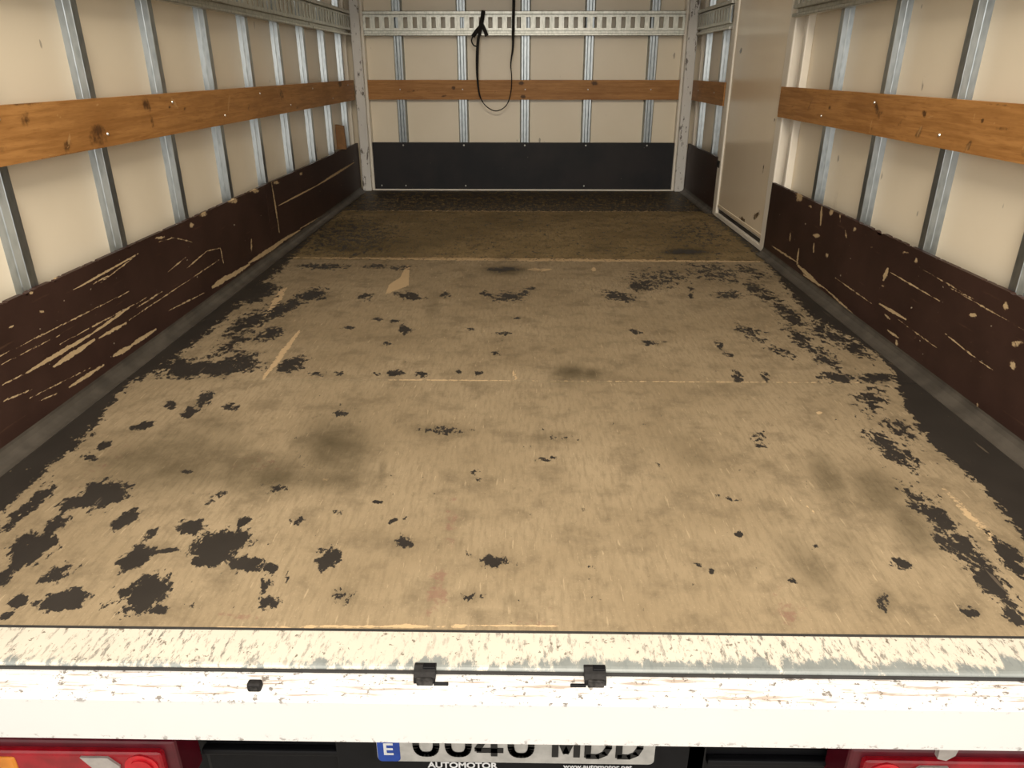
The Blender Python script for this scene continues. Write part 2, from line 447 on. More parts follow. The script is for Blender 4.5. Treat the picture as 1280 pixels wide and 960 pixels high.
# ---------------------------------------------------------------- structure: floor
def film_map(P):
    p = Paint(P)
    # black margin left along the two long walls
    p.poly([(450, 240), (352, 335), (300, 382), (250, 425), (200, 462), (160, 480), (146, 496), (128, 522), (98, 554), (60, 586), (28, 614),
            (-10, 655), (-120, 740), (-300, 860), (-700, 900), (-400, 700), (-60, 600), (0, 560), (440, 230)], 9)
    p.poly([(880, 262), (955, 326), (985, 362), (1012, 396), (1042, 412), (1088, 436), (1116, 462), (1124, 488), (1140, 524), (1162, 553), (1198, 583),
            (1232, 612), (1280, 672), (1420, 800), (1800, 900), (1500, 600), (1280, 560), (960, 310), (890, 255)], 8)
    E = [(127, 618, 36, 15, -12, 1), (100, 628, 24, 9, -15, 1), (41, 684, 32, 17, -25, 1), (70, 655, 22, 9, -28, .9), (75, 717, 28, 10, -20, .75), (81, 751, 34, 13, -10, 1), (22, 752, 14, 7, -20, .8),
         (8, 770, 10, 5, -20, .8), (169, 699, 24, 12, -35, 1), (188, 668, 14, 6, -40, .8), (180, 742, 36, 20, -30, 1), (199, 761, 14, 7, 0, .9),
         (275, 684, 36, 21, -20, 1), (262, 700, 24, 10, 0, .9), (306, 703, 28, 10, 10, .85), (337, 710, 14, 7, 10, .85), (334, 732, 8, 8, 0, .75), (338, 753, 16, 8, -10, .62), (359, 719, 3, 10, 0, .7),
         (238, 659, 19, 9, -15, .95), (304, 652, 13, 5, -30, .9), (156, 650, 21, 8, -30, .95), (210, 688, 17, 3, -8, .8), (242, 757, 14, 8, 0, .5), (228, 655, 8, 8, 0, .6),
         (407, 697, 17, 15, -10, .85), (431, 747, 17, 11, -10, .58), (268, 622, 16, 6, -30, .8), (347, 611, 12, 6, -10, .7), (369, 650, 12, 7, -10, .65), (236, 590, 8, 4, 0, .8),
         (255, 500, 14, 9, -40, .8), (236, 516, 12, 6, -20, .85), (214, 507, 8, 5, -10, .85), (289, 509, 11, 5, 0, .75), (180, 532, 17, 5, -15, .85), (131, 556, 14, 5, -35, .85), (112, 571, 9, 5, 0, .8),
         (94, 552, 30, 9, -38, .7), (50, 620, 24, 9, -38, .75), (20, 648, 30, 9, -38, .75), (10, 715, 45, 8, -42, .85),
         (258, 461, 66, 10, -4, .95), (300, 452, 26, 14, -10, .75), (226, 458, 30, 10, 0, .8), (364, 456, 20, 9, -25, .85), (397, 467, 14, 3, 0, .7),
         (311, 404, 36, 13, -30, .72), (390, 369, 22, 8, -10, .8), (355, 385, 32, 8, -25, .8), (337, 417, 22, 8, -15, .75), (315, 366, 32, 12, -10, .95), (405, 333, 36, 4, 0, .7), (472, 333, 18, 3, 0, .7), (500, 335, 22, 4, 0, .55),
         (290, 430, 40, 12, -35, .58), (512, 370, 18, 5, 8, .8), (456, 371, 9, 5, 0, .7), (557, 369, 10, 4, 0, .65), (636, 371, 22, 7, -5, .72), (606, 367, 10, 4, 0, .65), (660, 363, 12, 4, -15, .6),
         (505, 412, 10, 6, 0, .75), (473, 399, 7, 3, 0, .75), (494, 401, 7, 2, 0, .7), (437, 409, 9, 3, 0, .65), (484, 429, 7, 3, 20, .75), (627, 417, 10, 3, 0, .7), (621, 442, 6, 4, 0, .6), (645, 398, 6, 2, 0, .65), (588, 412, 8, 3, 0, .6),
         (494, 467, 12, 4, 0, .85), (527, 467, 9, 4, 0, .75), (471, 468, 6, 3, 0, .75), (424, 467, 6, 3, 0, .7), (597, 467, 8, 3, 0, .65), (574, 464, 4, 4, 0, .65),
         (801, 357, 17, 9, 10, .68), (775, 371, 26, 6, 10, .68), (846, 345, 16, 7, 20, .62), (818, 350, 40, 16, 0, .53), (794, 414, 8, 4, 30, .65), (812, 428, 8, 4, 10, .7), (833, 427, 5, 2, 0, .65),
         (422, 641, 7, 4, 0, .7), (471, 628, 6, 3, 0, .7), (490, 652, 9, 3, -30, .75), (507, 647, 7, 2, -25, .7), (505, 677, 13, 10, -10, .62), (615, 702, 23, 10, 5, .68), (741, 709, 7, 3, 5, .7),
         (589, 746, 12, 8, 0, .50), (643, 751, 13, 7, 0, .54), (728, 637, 8, 3, 0, .6), (548, 538, 34, 6, 0, .58), (700, 548, 18, 4, 0, .55), (681, 574, 18, 4, 0, .52), (595, 592, 6, 8, 0, .55), (422, 517, 18, 5, 0, .6),
         (1089, 499, 22, 24, 30, .62), (1113, 560, 44, 15, 35, .66), (1089, 547, 16, 8, 20, .62), (1128, 540, 34, 12, 40, .6), (1047, 472, 26, 6, 0, .85), (1098, 473, 28, 6, 0, .85), (1030, 446, 34, 10, 35, .66), (1065, 432, 36, 9, 33, .66),
         (1002, 425, 34, 11, 40, .63), (985, 392, 34, 11, 40, .66), (1030, 415, 30, 12, 38, .6), (939, 417, 28, 9, 20, .58), (975, 440, 24, 6, 25, .55), (920, 470, 9, 7, 20, .72), (909, 443, 12, 4, 30, .62), (899, 431, 7, 4, 40, .65), (957, 471, 8, 5, 50, .65),
         (912, 369, 22, 6, 0, .66), (894, 341, 40, 13, 10, .56), (864, 366, 4, 10, 0, .65), (950, 365, 34, 10, 30, .6), (940, 340, 30, 8, 15, .55),
         (1165, 638, 44, 16, 40, .66), (1200, 682, 60, 17, 43, .72), (1240, 728, 50, 15, 45, .78), (1268, 765, 24, 12, 45, .7), (1262, 695, 40, 12, 50, .85), (1130, 706, 17, 8, 20, .62), (1212, 764, 16, 9, 15, .65), (1106, 753, 13, 13, 30, .58), (1017, 686, 7, 7, 0, .54), (991, 725, 7, 5, 20, .56),
         (924, 668, 5, 4, 0, .68), (888, 714, 6, 4, 30, .68), (873, 706, 8, 3, 25, .55), (950, 552, 14, 12, 60, .5), (905, 622, 24, 3, 10, .52), (857, 315, 27, 3.4, 0, .8), (628, 337, 24, 3.5, 0, .72), (50, 560, 30, 5, -38, .5), (345, 330, 14, 3, 0, .7), (325, 605, 10, 4, 0, .55), (385, 585, 14, 6, 0, .5)]
    for e in E: p.ell(*e)
    p.c[p.V > 900] = 0
    return p.c

def stain_map(P):
    p = Paint(P)
    for e in [(418, 562, 48, 40, 0, .92), (215, 578, 100, 38, -8, .78), (325, 592, 75, 26, 0, .85), (400, 595, 60, 20, 0, .7), (430, 515, 24, 10, 0, .45), (270, 540, 40, 24, 0, .4),
              (712, 466, 22, 11, 0, 1.0), (739, 467, 12, 7, 0, .95), (705, 478, 26, 8, 0, .35), (550, 538, 38, 9, 0, .5), (1036, 600, 18, 34, -35, .72), (1096, 612, 38, 24, 30, .66), (1140, 660, 42, 22, 42, .62),
              (1010, 706, 50, 20, 45, .5), (1060, 680, 40, 16, 40, .3), (1106, 752, 15, 15, 20, .5), (857, 315, 32, 5, 0, .95), (632, 338, 30, 7, 0, .9), (630, 323, 16, 5, 0, .5), (755, 311, 14, 4, 0, .5), (540, 383, 10, 20, 0, .4),
              (430, 745, 18, 12, 0, .4), (590, 745, 14, 9, 0, .4), (640, 750, 14, 9, 0, .35), (505, 677, 14, 11, 0, .35), (615, 702, 24, 11, 0, .3), (860, 565, 40, 16, 30, .3), (477, 590, 6, 22, 8, .5), (690, 547, 30, 8, 0, .3),
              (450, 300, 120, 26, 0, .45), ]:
        p.soft(*e)
    return p.c

def red_map(P):
    p = Paint(P)
    for e in [(565, 650, 12, 34, 5, .6), (547, 738, 16, 34, 12, .72), (535, 765, 22, 8, -30, .6), (985, 765, 22, 18, 20, .66), (972, 745, 9, 12, 0, .55), (670, 778, 40, 6, 4, .55), (300, 770, 46, 5, 4, .6), (700, 765, 30, 6, 20, .45), (325, 580, 50, 16, 0, .42), (120, 590, 60, 10, -35, .4), (150, 560, 60, 14, -35, .36)]:
        p.ell(*e)
    return p.c

def bare_map(P):
    p = Paint(P)
    p.poly([(508, 331), (512, 331), (511, 357), (498, 362), (482, 368), (486, 356), (500, 347)], 2)
    p.poly([(360, 358), (352, 378), (330, 403), (326, 403), (338, 378), (350, 360)], 3, .75)
    p.seg(328, 474, 374, 414, 4, .8)
    p.seg(270, 784, 700, 782, 2.5, .75)
    p.seg(430, 263, 880, 264, 1.6, .58); p.seg(350, 322, 950, 327, 2.6, .66); p.seg(480, 474, 640, 476, 1.5, .62); p.seg(640, 476, 1080, 478, 1.5, .54); p.seg(640, 462, 645, 474, 3, .7)
    p.seg(660, 337, 690, 337, 3, .6); p.ell(742, 337, 4, 3, 0, .8); p.ell(1024, 516, 4, 2, 0, .9); p.ell(405, 600, 8, 6, 0, .5)
    p.seg(262, 520, 272, 560, 2, .5); p.seg(1000, 625, 1040, 660, 2, .5); p.seg(1175, 606, 1272, 705, 7, .55); p.seg(1205, 560, 1225, 572, 1.5, .7)
    return p.c

floor = MB().box(PL, PR, YF, PB, -0.10, -0.019).build('floor', M['worn_black'])
tag(floor, kind='structure')
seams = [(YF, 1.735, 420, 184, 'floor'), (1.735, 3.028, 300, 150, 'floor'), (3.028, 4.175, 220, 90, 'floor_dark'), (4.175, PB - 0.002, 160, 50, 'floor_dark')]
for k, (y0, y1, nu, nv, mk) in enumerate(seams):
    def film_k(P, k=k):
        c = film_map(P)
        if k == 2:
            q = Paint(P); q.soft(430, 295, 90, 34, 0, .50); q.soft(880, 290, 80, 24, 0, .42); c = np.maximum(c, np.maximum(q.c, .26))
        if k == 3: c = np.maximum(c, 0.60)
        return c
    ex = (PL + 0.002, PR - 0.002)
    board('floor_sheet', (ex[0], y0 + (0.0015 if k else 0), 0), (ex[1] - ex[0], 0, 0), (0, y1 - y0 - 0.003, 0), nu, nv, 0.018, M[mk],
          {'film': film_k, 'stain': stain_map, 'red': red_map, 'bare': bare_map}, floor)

# ---------------------------------------------------------------- structure: walls, roof, ground
T = 0.03
def wall(name, x0, x1, y0, y1, z0=-0.10, z1=HT):
    return tag(MB().box(x0, x1, y0, y1, z0, z1).build(name, M['outer']), kind='structure')
wall_left = wall('wall_left', PL - T, PL - 0.004, YF, PB + T)
wall_right = wall('wall_right', PR + 0.004, PR + T, YF, PB + T)
wall_back = wall('wall_back', PL - T, PR + T, PB + 0.004, PB + T)
tag(MB().box(PL - T, PR + T, YF, PB + T, HT, HT + 0.03).build('ceiling', M['outer']), kind='structure')
tag(MB().box(-7, 7, -6, 9, -1.06, -1.0).build('ground', M['concrete']), kind='structure')

def stud_mesh(name, base, front, depth, groove):
    # hat section seen from above: x across, y out of the wall (towards -y), extruded in z
    b, f, d = base / 2, front / 2, depth
    side = [(-b, 0), (-b + (b - f) * 0.45, -d * 0.45), (-b + (b - f) * 0.62, -d * 0.50), (-f, -d + 0.0012), (-f + 0.0012, -d)]
    pts = list(side)
    if groove: pts += [(-f * 0.5, -d), (-f * 0.3, -d + 0.006), (f * 0.3, -d + 0.006), (f * 0.5, -d)]
    pts += [(-x, y) for x, y in side[::-1]]
    return MB().prism(pts, 'z', 0.0, HT).mesh(name, M['zinc'])
side_stud = stud_mesh('stud', 0.042, 0.028, 0.032, False)
back_stud = stud_mesh('stud', 0.066, 0.050, 0.030, True)
def place(mesh, name, loc, rz, parent):
    o = bpy.data.objects.new(name, mesh)
    o.location = np.array(loc) - world_loc(parent); o.rotation_euler = (0, 0, rz)
    return link(o, parent)
sy = [STUD0 + STUDP * k for k in range(10)]
for y in sy: place(side_stud, 'stud', (PL, y, 0.0), math.pi / 2, wall_left)
for y in sy:
    if y < 3.0 or y > 4.15: place(side_stud, 'stud', (PR, y, 0.0), -math.pi / 2, wall_right)
bx_ = [-0.783 + 0.394 * k for k in range(5)]
for x in bx_: place(back_stud, 'stud', (x, PB, 0.0), 0.0, wall_back)
def bays(edges, fn, parent):
    for a, b in zip(edges[:-1], edges[1:]):
        fn(a + 0.0006, b - 0.0006).build('wall_panel', M['panel'], parent)
bays([YF] + sy + [PB], lambda a, b: MB().box(PL - 0.004, PL, a, b, 0.0, HT), wall_left)
bays([YF] + [y for y in sy if y < 3.0] + [DY0], lambda a, b: MB().box(PR, PR + 0.004, a, b, 0.0, HT), wall_right)
bays([DY1] + [y for y in sy if y > 4.15] + [PB], lambda a, b: MB().box(PR, PR + 0.004, a, b, 0.0, HT), wall_right)
bays([PL] + bx_ + [PR], lambda a, b: MB().box(a, b, PB, PB + 0.004, 0.0, HT), wall_back)

# corner posts and white strips
def corner_post(x0, x1, k):
    o = MB().box(x0, x1, 4.885, PB, 0.0, HT, 0.006).build('trim_%d' % k, M['post'])
    tag(o, kind='structure')
    cx = x0 if x0 > 0 else x1
    s = -1 if x0 > 0 else 1
    MB().box(min(cx, cx + s * 0.016), max(cx, cx + s * 0.016), 4.912, PB, 0.0, HT, 0.003).build('edge_strip', M['frame'], o)
    return o
corner_post(-1.058, -1.000, 1)
corner_post(0.985, 1.046, 2)
def wall_strip(x, s, y0, y1, dep, k, mat='frame'):
    return tag(MB().box(min(x, x + s * dep), max(x, x + s * dep), y0, y1, 0.0, HT, 0.004).build('trim_%d' % k, M[mat]), kind='structure')
wall_strip(PL, 1, 4.835, 4.862, 0.03, 3)
wall_strip(PR, -1, 4.815, 4.850, 0.03, 4)
wall_strip(PR, -1, 3.055, 3.090, 0.030, 5)

# white rear frame around the opening
for k, (x0, x1) in ((10, (PL - T, -1.085)), (11, (1.065, PR + T))):
    tag(MB().box(x0, x1, 0.770, YF - 0.001, 0.001, HT + 0.03, 0.006).build('trim_%d' % k, M['outer']), kind='structure')
tag(MB().box(-1.085, 1.065, 0.770, YF - 0.001, HT - 0.05, HT + 0.03, 0.006).build('trim_12', M['outer']), kind='structure')

# cove / sealing strips where the kick boards meet the floor
def cove(x, s, y0, y1, k):
    r = 0.030
    pts = [(x, 0.0), (x, r)] + [(x + s * r * (1 - math.cos(a)) * 1.1, r * (1 - math.sin(a)) + 0.001) for a in [0.25, 0.6, 0.95, 1.3]] + [(x + s * r * 1.1, 0.0012), (x + s * r * 1.1, 0.0)]
    return tag(MB().prism(pts, 'y', y0, y1).build('trim_%d' % k, M['cove']), kind='structure')
cove(XL, 1, YF, 4.884, 6)
cove(XR, -1, YF, DY0, 7)
cove(XR, -1, DY1, 4.884, 8)
tag(MB().box(-0.998, 0.983, YB - 0.014, YB, 0.0, 0.009, 0.002).build('trim_9', M['frame']), kind='structure')

# ---------------------------------------------------------------- side door in the right wall
door = tag(MB().box(1.056, PR + T, DY0 + 0.07, DY1 - 0.075, 0.045, HT).build('door_core', M['outer']), kind='structure')
door.name = 'door_1'
def door_wear(P):
    p = Paint(P)
    for e in [(945, 270, 9, 4, -50, .62), (928, 275, 7, 4, 60, .6), (933, 288, 14, 3, 35, .7), (915, 272, 8, 2, 30, .5), (945, 292, 9, 3, 35, .6), (926, 64, 2, 5, 15, .7), (954, 212, 1.6, 8, 8, .6), (896, 258, 6, 2, 30, .6), (968, 150, 1.5, 4, 0, .6)]: p.ell(*e)
    return p.c
board('door_skin', (1.055, DY1 - 0.07, 0.05), (0, -(DY1 - DY0 - 0.135), 0), (0, 0, HT - 0.05), 150, 260, 0.002, M['door'], {'wear': door_wear}, door)
MB().box(1.046, PR + T, DY1 - 0.075, DY1, 0.0, HT, 0.008).build('door_jamb', M['frame'], door)
MB().box(1.050, PR + T, DY0, DY0 + 0.072, 0.0, HT, 0.006).build('door_jamb', M['frame'], door)
MB().box(1.049, PR + T, DY0, DY1, 0.0, 0.022, 0.003).build('threshold', M['frame'], door)
MB().box(1.062, PR + T, DY0, DY1, 0.02, 0.046).build('bottom_seal', M['groove'], door)
MB().box(1.052, 1.058, DY0 + 0.07, DY1 - 0.075, 0.052, 0.068, 0.002).build('bottom_rail', M['door'], door)
c = pix(898, 205, 0, 1.046)
lt = MB().box(1.043, 1.05, c[1] - 0.028, c[1] + 0.028, c[2] - 0.018, c[2] + 0.018, 0.002).build('latch_plate', M['worn_black'], door)
MB().box(1.041, 1.046, c[1] - 0.016, c[1] + 0.016, c[2] - 0.010, c[2] + 0.010, 0.001).build('latch_hole', M['black'], lt)

# ---------------------------------------------------------------- kick boards
def ragged(amount, seed):
    rng = np.random.RandomState(seed)
    def fn(F, s, t):
        F = F.copy(); top = t > 0.999
        n = top.sum()
        w = np.convolve(rng.normal(0, 1, n + 8), np.ones(5) / 5, 'same')[4:-4]
        F[top, 2] -= np.clip(w - 0.35, 0, 2) * amount * 3
        return F
    return fn

def kick_wear_left(P):
    p = Paint(P)
    q = lambda x: x / 2.667
    S = [(245, 540, 450, 425, 5, .75), (310, 520, 360, 492, 4, .6), (90, 815, 300, 690, 9, .85), (300, 690, 430, 600, 6, .75), (180, 795, 315, 705, 11, .85), (0, 760, 430, 545, 3, .55), (0, 790, 200, 690, 3, .5),
         (0, 860, 90, 815, 4, .6), (0, 915, 110, 870, 4, .55), (230, 865, 345, 790, 8, .75), (380, 760, 440, 725, 10, .8), (430, 730, 520, 670, 8, .75), (330, 700, 420, 650, 7, .7), (455, 600, 540, 545, 4, .6), (430, 640, 640, 500, 3, .5), (560, 610, 680, 550, 4, .55),
         (710, 530, 770, 488, 12, .8), (745, 510, 830, 455, 9, .78), (830, 450, 940, 380, 9, .8), (900, 400, 1000, 340, 6, .7), (1000, 335, 1120, 270, 5, .55), (930, 258, 1060, 190, 4, .7), (1060, 190, 1180, 115, 5, .75), (905, 180, 932, 350, 3.5, .56), (838, 370, 838, 410, 3, .6),
         (620, 470, 690, 410, 2.5, .5), (690, 410, 735, 400, 2.5, .5), (735, 400, 745, 450, 2.5, .5), (640, 500, 730, 440, 2.5, .5), (530, 380, 580, 365, 2.5, .5), (580, 365, 640, 380, 2.5, .48), (130, 910, 190, 885, 4, .6), (30, 665, 45, 660, 6, .7), (330, 520, 460, 420, 2.5, .5), (200, 720, 500, 560, 2.5, .52), (100, 900, 300, 800, 3, .5), (560, 480, 620, 430, 2, .45)]
    for a in S: p.seg(q(a[0]), 160 + q(a[1]), q(a[2]), 160 + q(a[3]), max(q(a[4]) * 0.75, 0.95), a[5] + 0.14)
    for u, v, ru, rv in [(254, 268, 4, 4), (291, 250, 6, 4), (318, 238, 6, 3), (200, 297, 5, 2), (66, 347, 3, 2), (39, 366, 3, 2), (52, 389, 3, 2), (376, 217, 2, 2), (240, 281, 3, 3), (120, 318, 4, 2), (345, 228, 4, 2)]: p.ell(u, v, ru, rv, 0, .72)
    return p.c

def kick_wear_right(P):
    p = Paint(P)
    f = lambda x, y: (860 + x / 3.048, 150 + y / 3.048)
    S = [(320, 480, 420, 545, 5, .6), (420, 555, 500, 630, 9, .85), (440, 590, 520, 640, 5, .7), (520, 640, 640, 750, 5, .6), (510, 330, 505, 400, 5, .75), (480, 470, 478, 505, 4, .6), (422, 490, 415, 550, 5, .6), (390, 430, 388, 460, 4, .5),
         (760, 565, 745, 610, 8, .85), (770, 580, 960, 690, 3.5, .6), (730, 700, 830, 760, 7, .82), (750, 740, 770, 760, 5, .6), (980, 815, 1100, 910, 4, .6), (1100, 910, 1170, 960, 3, .55), (580, 340, 580, 390, 4, .5), (600, 420, 604, 450, 4, .5), (760, 800, 800, 830, 6, .6), (560, 600, 700, 700, 2.5, .5), (800, 760, 950, 870, 2.5, .45), (1000, 640, 1280, 800, 2.2, .48), (880, 560, 1100, 690, 2, .42)]
    for a in S:
        u1, v1 = f(a[0], a[1]); u2, v2 = f(a[2], a[3]); p.seg(u1, v1, u2, v2, max(a[4] / 3.048 * 0.85, 1.0), a[5] + 0.12)
    for x, y, rx, ry, s in [(425, 290, 12, 22, .85), (545, 350, 8, 12, .8), (490, 440, 12, 10, .72), (635, 415, 7, 9, .7), (465, 330, 6, 6, .7), (530, 515, 6, 10, .65), (870, 535, 8, 10, .75), (830, 505, 14, 5, .55), (1085, 742, 16, 7, .85), (1210, 710, 10, 18, .75), (1252, 852, 18, 14, .75), (1240, 935, 12, 20, .7), (890, 550, 10, 6, .5), (795, 855, 6, 8, .65), (645, 775, 5, 9, .65), (865, 830, 5, 5, .6), (905, 835, 5, 5, .55), (742, 632, 5, 5, .6), (700, 485, 5, 6, .55)]:
        u, v = f(x, y); p.ell(u, v, rx / 3.048, ry / 3.048, 0, s)
    for x, y in [(905, 430), (935, 450), (690, 255), (720, 290), (855, 345), (1125, 555), (1140, 615), (1240, 680)]:
        p.ell(800 + x / 2.667, 300 + y / 2.667, 2.0, 5, 0, .7)
    p.seg(1076, 490, 1160, 545, 2.2, .7)
    return p.c

KT = 0.012
def kick(name, corner, eu, nu, label, wear, seed, mat='kick', jag=0.0030, nv=120):
    L = abs(eu[0]) + abs(eu[1])
    root = thing(name, (corner[0] + eu[0] / 2, corner[1] + eu[1] / 2, 0.0), label, 'board', 'dark kick boards along the walls')
    board('face_board', corner, eu, (0, 0, KZ - corner[2]), nu, nv, KT, M[mat], {'wear': wear}, root, ragged(jag, seed))
    return root
SEAM = 3.06
kl1 = kick('kick_board', (XL, YF, 0.004), (0, SEAM - 0.0015 - YF, 0), 620, 'heavily scratched dark brown kick board with long pale gouges, below the unbroken plank wall', kick_wear_left, 1)
kl2 = kick('kick_board', (XL, SEAM + 0.0015, 0.004), (0, 4.884 - SEAM, 0), 200, 'dark brown kick board with one long thin scratch, running into the rear corner post', kick_wear_left, 2, jag=0.0015)
kr1 = kick('kick_board', (XR, DY0, 0.004), (0, YF - DY0, 0), 560, 'dark brown kick board with chipped white specks, starting beside the cream side door', kick_wear_right, 3)
kr2 = kick('kick_board', (XR, 4.884, 0.004), (0, DY1 - 4.884, 0), 60, 'short plain dark brown kick board between side door and rear corner post', lambda P: np.zeros(len(P)), 4, jag=0.0008)
kb = thing('kick_board', (0, YB, 0), 'black smooth kick board across the far end wall with a row of screws', 'board', 'dark kick boards along the walls')
MB().box(-0.999, 0.984, YB, YB + KT, 0.009, KZ, 0.0015).build('face_board', M['dark_kick'], kb)

SCREW = {}
def screws(parent, pts, axis, sgn, r=0.006):
    if r not in SCREW:
        me = bpy.data.meshes.new('screw'); bm = bmesh.new()
        bmesh.ops.create_cone(bm, cap_ends=True, segments=8, radius1=r, radius2=r * 0.7, depth=0.003)
        bm.to_mesh(me); bm.free(); me.materials.append(M['screw']); SCREW[r] = me
    for p in pts:
        o = bpy.data.objects.new('screw', SCREW[r])
        o.location = np.array(p, float) - world_loc(parent)
        o.rotation_euler = (math.pi / 2 * sgn, 0, 0) if axis == 'y' else (0, math.pi / 2 * sgn, 0)
        link(o, parent)
screws(kb, [(x, YB - 0.001, 0.285) for x in bx_] + [(x, YB - 0.001, 0.03) for x in (-0.94, -0.78, -0.384, 0.397)], 'y', 1)

# ---------------------------------------------------------------- pine planks
def knots_left(P):
    p = Paint(P)
    for e in [(32, 148, 6, 11, 0, .6), (122, 164, 9, 9, 0, .72), (122, 174, 13, 8, 0, .6), (183, 131, 5, 9, -25, .7), (190, 152, 2, 10, -12, .65), (84, 182, 5, 9, 15, .7), (212, 134, 1.5, 2, 0, .9), (231, 136, 1.5, 2.5, 0, .9), (200, 125, 3, 7, 0, .3), (311, 134, 2, 6, 0, .5), (352, 118, 4, 10, -10, .55), (425, 105, 2.5, 4, 0, .85), (30, 130, 28, 2.5, -4, .6), (120, 188, 90, 2.2, -9, .6), (5, 185, 5, 9, 10, .4), (250, 150, 30, 2, -8, .35), (372, 135, 3, 3, 0, .5), (280, 155, 2, 6, 0, .4), (330, 140, 20, 1.5, -6, .4)]: p.ell(*e)
    return p.c
def pale_left(P):
    p = Paint(P)
    for a in [(88, 165, 85, 185, 2.2, .7), (70, 143, 80, 150, 2, .6), (214, 122, 222, 135, 2.2, .7), (287, 118, 285, 140, 2, .55), (60, 195, 78, 190, 2, .5), (30, 168, 35, 178, 1.5, .5)]: p.seg(*a)
    p.ell(122, 131, 2, 1.6, 0, .9)
    return p.c
def knots_right(P):
    p = Paint(P); f = lambda x, y: (860 + x / 3.048, y / 3.048)
    for x, y, rx, ry, a, s in [(720, 415, 9, 38, -12, .7), (900, 432, 9, 14, 0, .85), (880, 505, 10, 30, 25, .65), (1122, 460, 7, 10, 0, .85), (1070, 555, 9, 32, 30, .65), (540, 410, 6, 9, 0, .7), (400, 405, 6, 6, 0, .5), (465, 400, 6, 40, 20, .4), (810, 470, 10, 50, 25, .4), (1180, 400, 60, 6, 4, .5), (1200, 490, 40, 8, 0, .45), (738, 430, 8, 8, 0, .6), (700, 490, 8, 14, 20, .4), (1275, 590, 8, 20, 0, .5), (800, 540, 260, 5, 9, .45)]:
        u, v = f(x, y); p.ell(u, v, rx / 3.048, ry / 3.048, a, s)
    return p.c
def pale_right(P):
    p = Paint(P); f = lambda x, y: (860 + x / 3.048, y / 3.048)
    for x1, y1, x2, y2, w in [(895, 470, 870, 525, 6), (1075, 540, 1058, 580, 6), (1092, 430, 1090, 470, 6), (1165, 455, 1170, 480, 5), (700, 460, 690, 510, 4), (1275, 540, 1278, 580, 6), (905, 450, 940, 440, 4)]:
        a = f(x1, y1); b = f(x2, y2); p.seg(a[0], a[1], b[0], b[1], w / 3.048, .62)
    return p.c
def knots_back(P):
    p = Paint(P)
    for e in [(567, 110, 2.5, 2.2, 0, .9), (652, 104, 4, 2.5, 0, .85), (654, 121, 3.5, 2.5, 0, .9), (743, 104, 4, 3, 10, .9), (555, 120, 5, 1.5, -10, .6), (515, 114, 14, 1.6, -12, .45), (620, 115, 6, 2, 0, .3), (695, 110, 2, 3, 0, .35), (535, 112, 14, 1.2, 6, .4), (800, 112, 20, 1.5, 0, .3)]: p.ell(*e)
    return p.c
none = lambda P: np.zeros(len(P))
def plank(corner, eu, nu, label, kn, pa, back, fixings, ax, sg):
    root = thing('wooden_plank', (corner[0] + eu[0] / 2, corner[1] + eu[1] / 2, BZ0), label, 'plank', 'pine planks along the walls')
    board('plank_body', corner, eu, (0, 0, BZ1 - BZ0), nu, 24, back, M['pine'], {'knot': kn, 'pale': pa}, root)
    screws(root, fixings, ax, sg, 0.0045)
BT = 0.0165
xf = XL + 0.0045
plank((xf, YF, BZ0), (0, 4.884 - YF, 0), 420, 'longest orange-brown pine plank, running from open end to the corner post, opposite the side door', knots_left, pale_left, BT,
      [(xf + 0.001, y, BZ0 + (0.09 if i % 2 else 0.03)) for i, y in enumerate(sy)], 'x', 1)
xg = XR - 0.0045
plank((xg, 3.205, BZ0), (0, YF - 3.205, 0), 260, 'knotty orange pine plank on the wall between open end and side door', knots_right, pale_right, BT,
      [(xg - 0.001, y, BZ0 + (0.09 if i % 2 else 0.03)) for i, y in enumerate(sy) if y < 3.0], 'x', -1)
plank((xg, 4.884, BZ0), (0, DY1 + 0.01 - 4.884, 0), 60, 'short pine plank between the side door and the rear corner post', none, none, BT,
      [(xg - 0.001, y, BZ0 + 0.06) for y in sy if y > 4.15], 'x', -1)
plank((-0.999, YB, BZ0), (1.983, 0, 0), 360, 'pine plank across the far end wall behind the hanging strap', knots_back, none, 0.0145,
      [(x, YB - 0.001, BZ0 + 0.06) for x in bx_], 'y', 1)

# ---------------------------------------------------------------- slotted lashing tracks
def track(length, loc, rz, label):
    root = bpy.data.objects.new('lashing_track', None); root.empty_display_size = 0.05
    root.location = loc; root.rotation_euler = (0, 0, rz); link(root, None)
    tag(root, label, 'track', 'slotted lashing tracks')
    d = 0.024
    def child(mb, nm, mat='zinc_track'):
        o = bpy.data.objects.new(nm, mb.mesh(nm, M[mat])); return link(o, root)
    child(MB().prism([(0, .117), (-d, .117), (-d - .002, .119), (-d - .002, .133), (-d, .135), (0, .135)], 'x', 0, length), 'upper_flange')
    child(MB().prism([(0, 0), (-d, 0), (-d - .002, .002), (-d - .002, .010), (-d, .012), (0, .012)], 'x', 0, length), 'lower_flange')
    m = MB()
    m.box(0, length, -d - .001, -d + .002, .030, .042); m.box(0, length, -d - .001, -d + .002, .102, .109)
    pitch, slot = 0.0575, 0.026
    n = int(length / pitch); x0 = (length - n * pitch) / 2
    xs = 0.0
    for k in range(n + 1):
        a = x0 + k * pitch - (pitch - slot) / 2; b = x0 + k * pitch + (pitch - slot) / 2
        m.box(max(0, a), min(length, b), -d - .001, -d + .002, .042, .102)
    m.box(0, length, -d + .002, -.001, .028, .031); m.box(0, length, -d + .002, -.001, .1065, .109)
    child(m, 'slotted_plate')
    m = MB().box(0, length, -d + .018, -d + .021, .012, .030)
    child(m, 'lower_web')
    m = MB().box(0, length, -d + .018, -d + .021, .109, .1175)
    child(m, 'upper_web')
    return root
SF = 0.032    # stud faces in front of the wall sheet
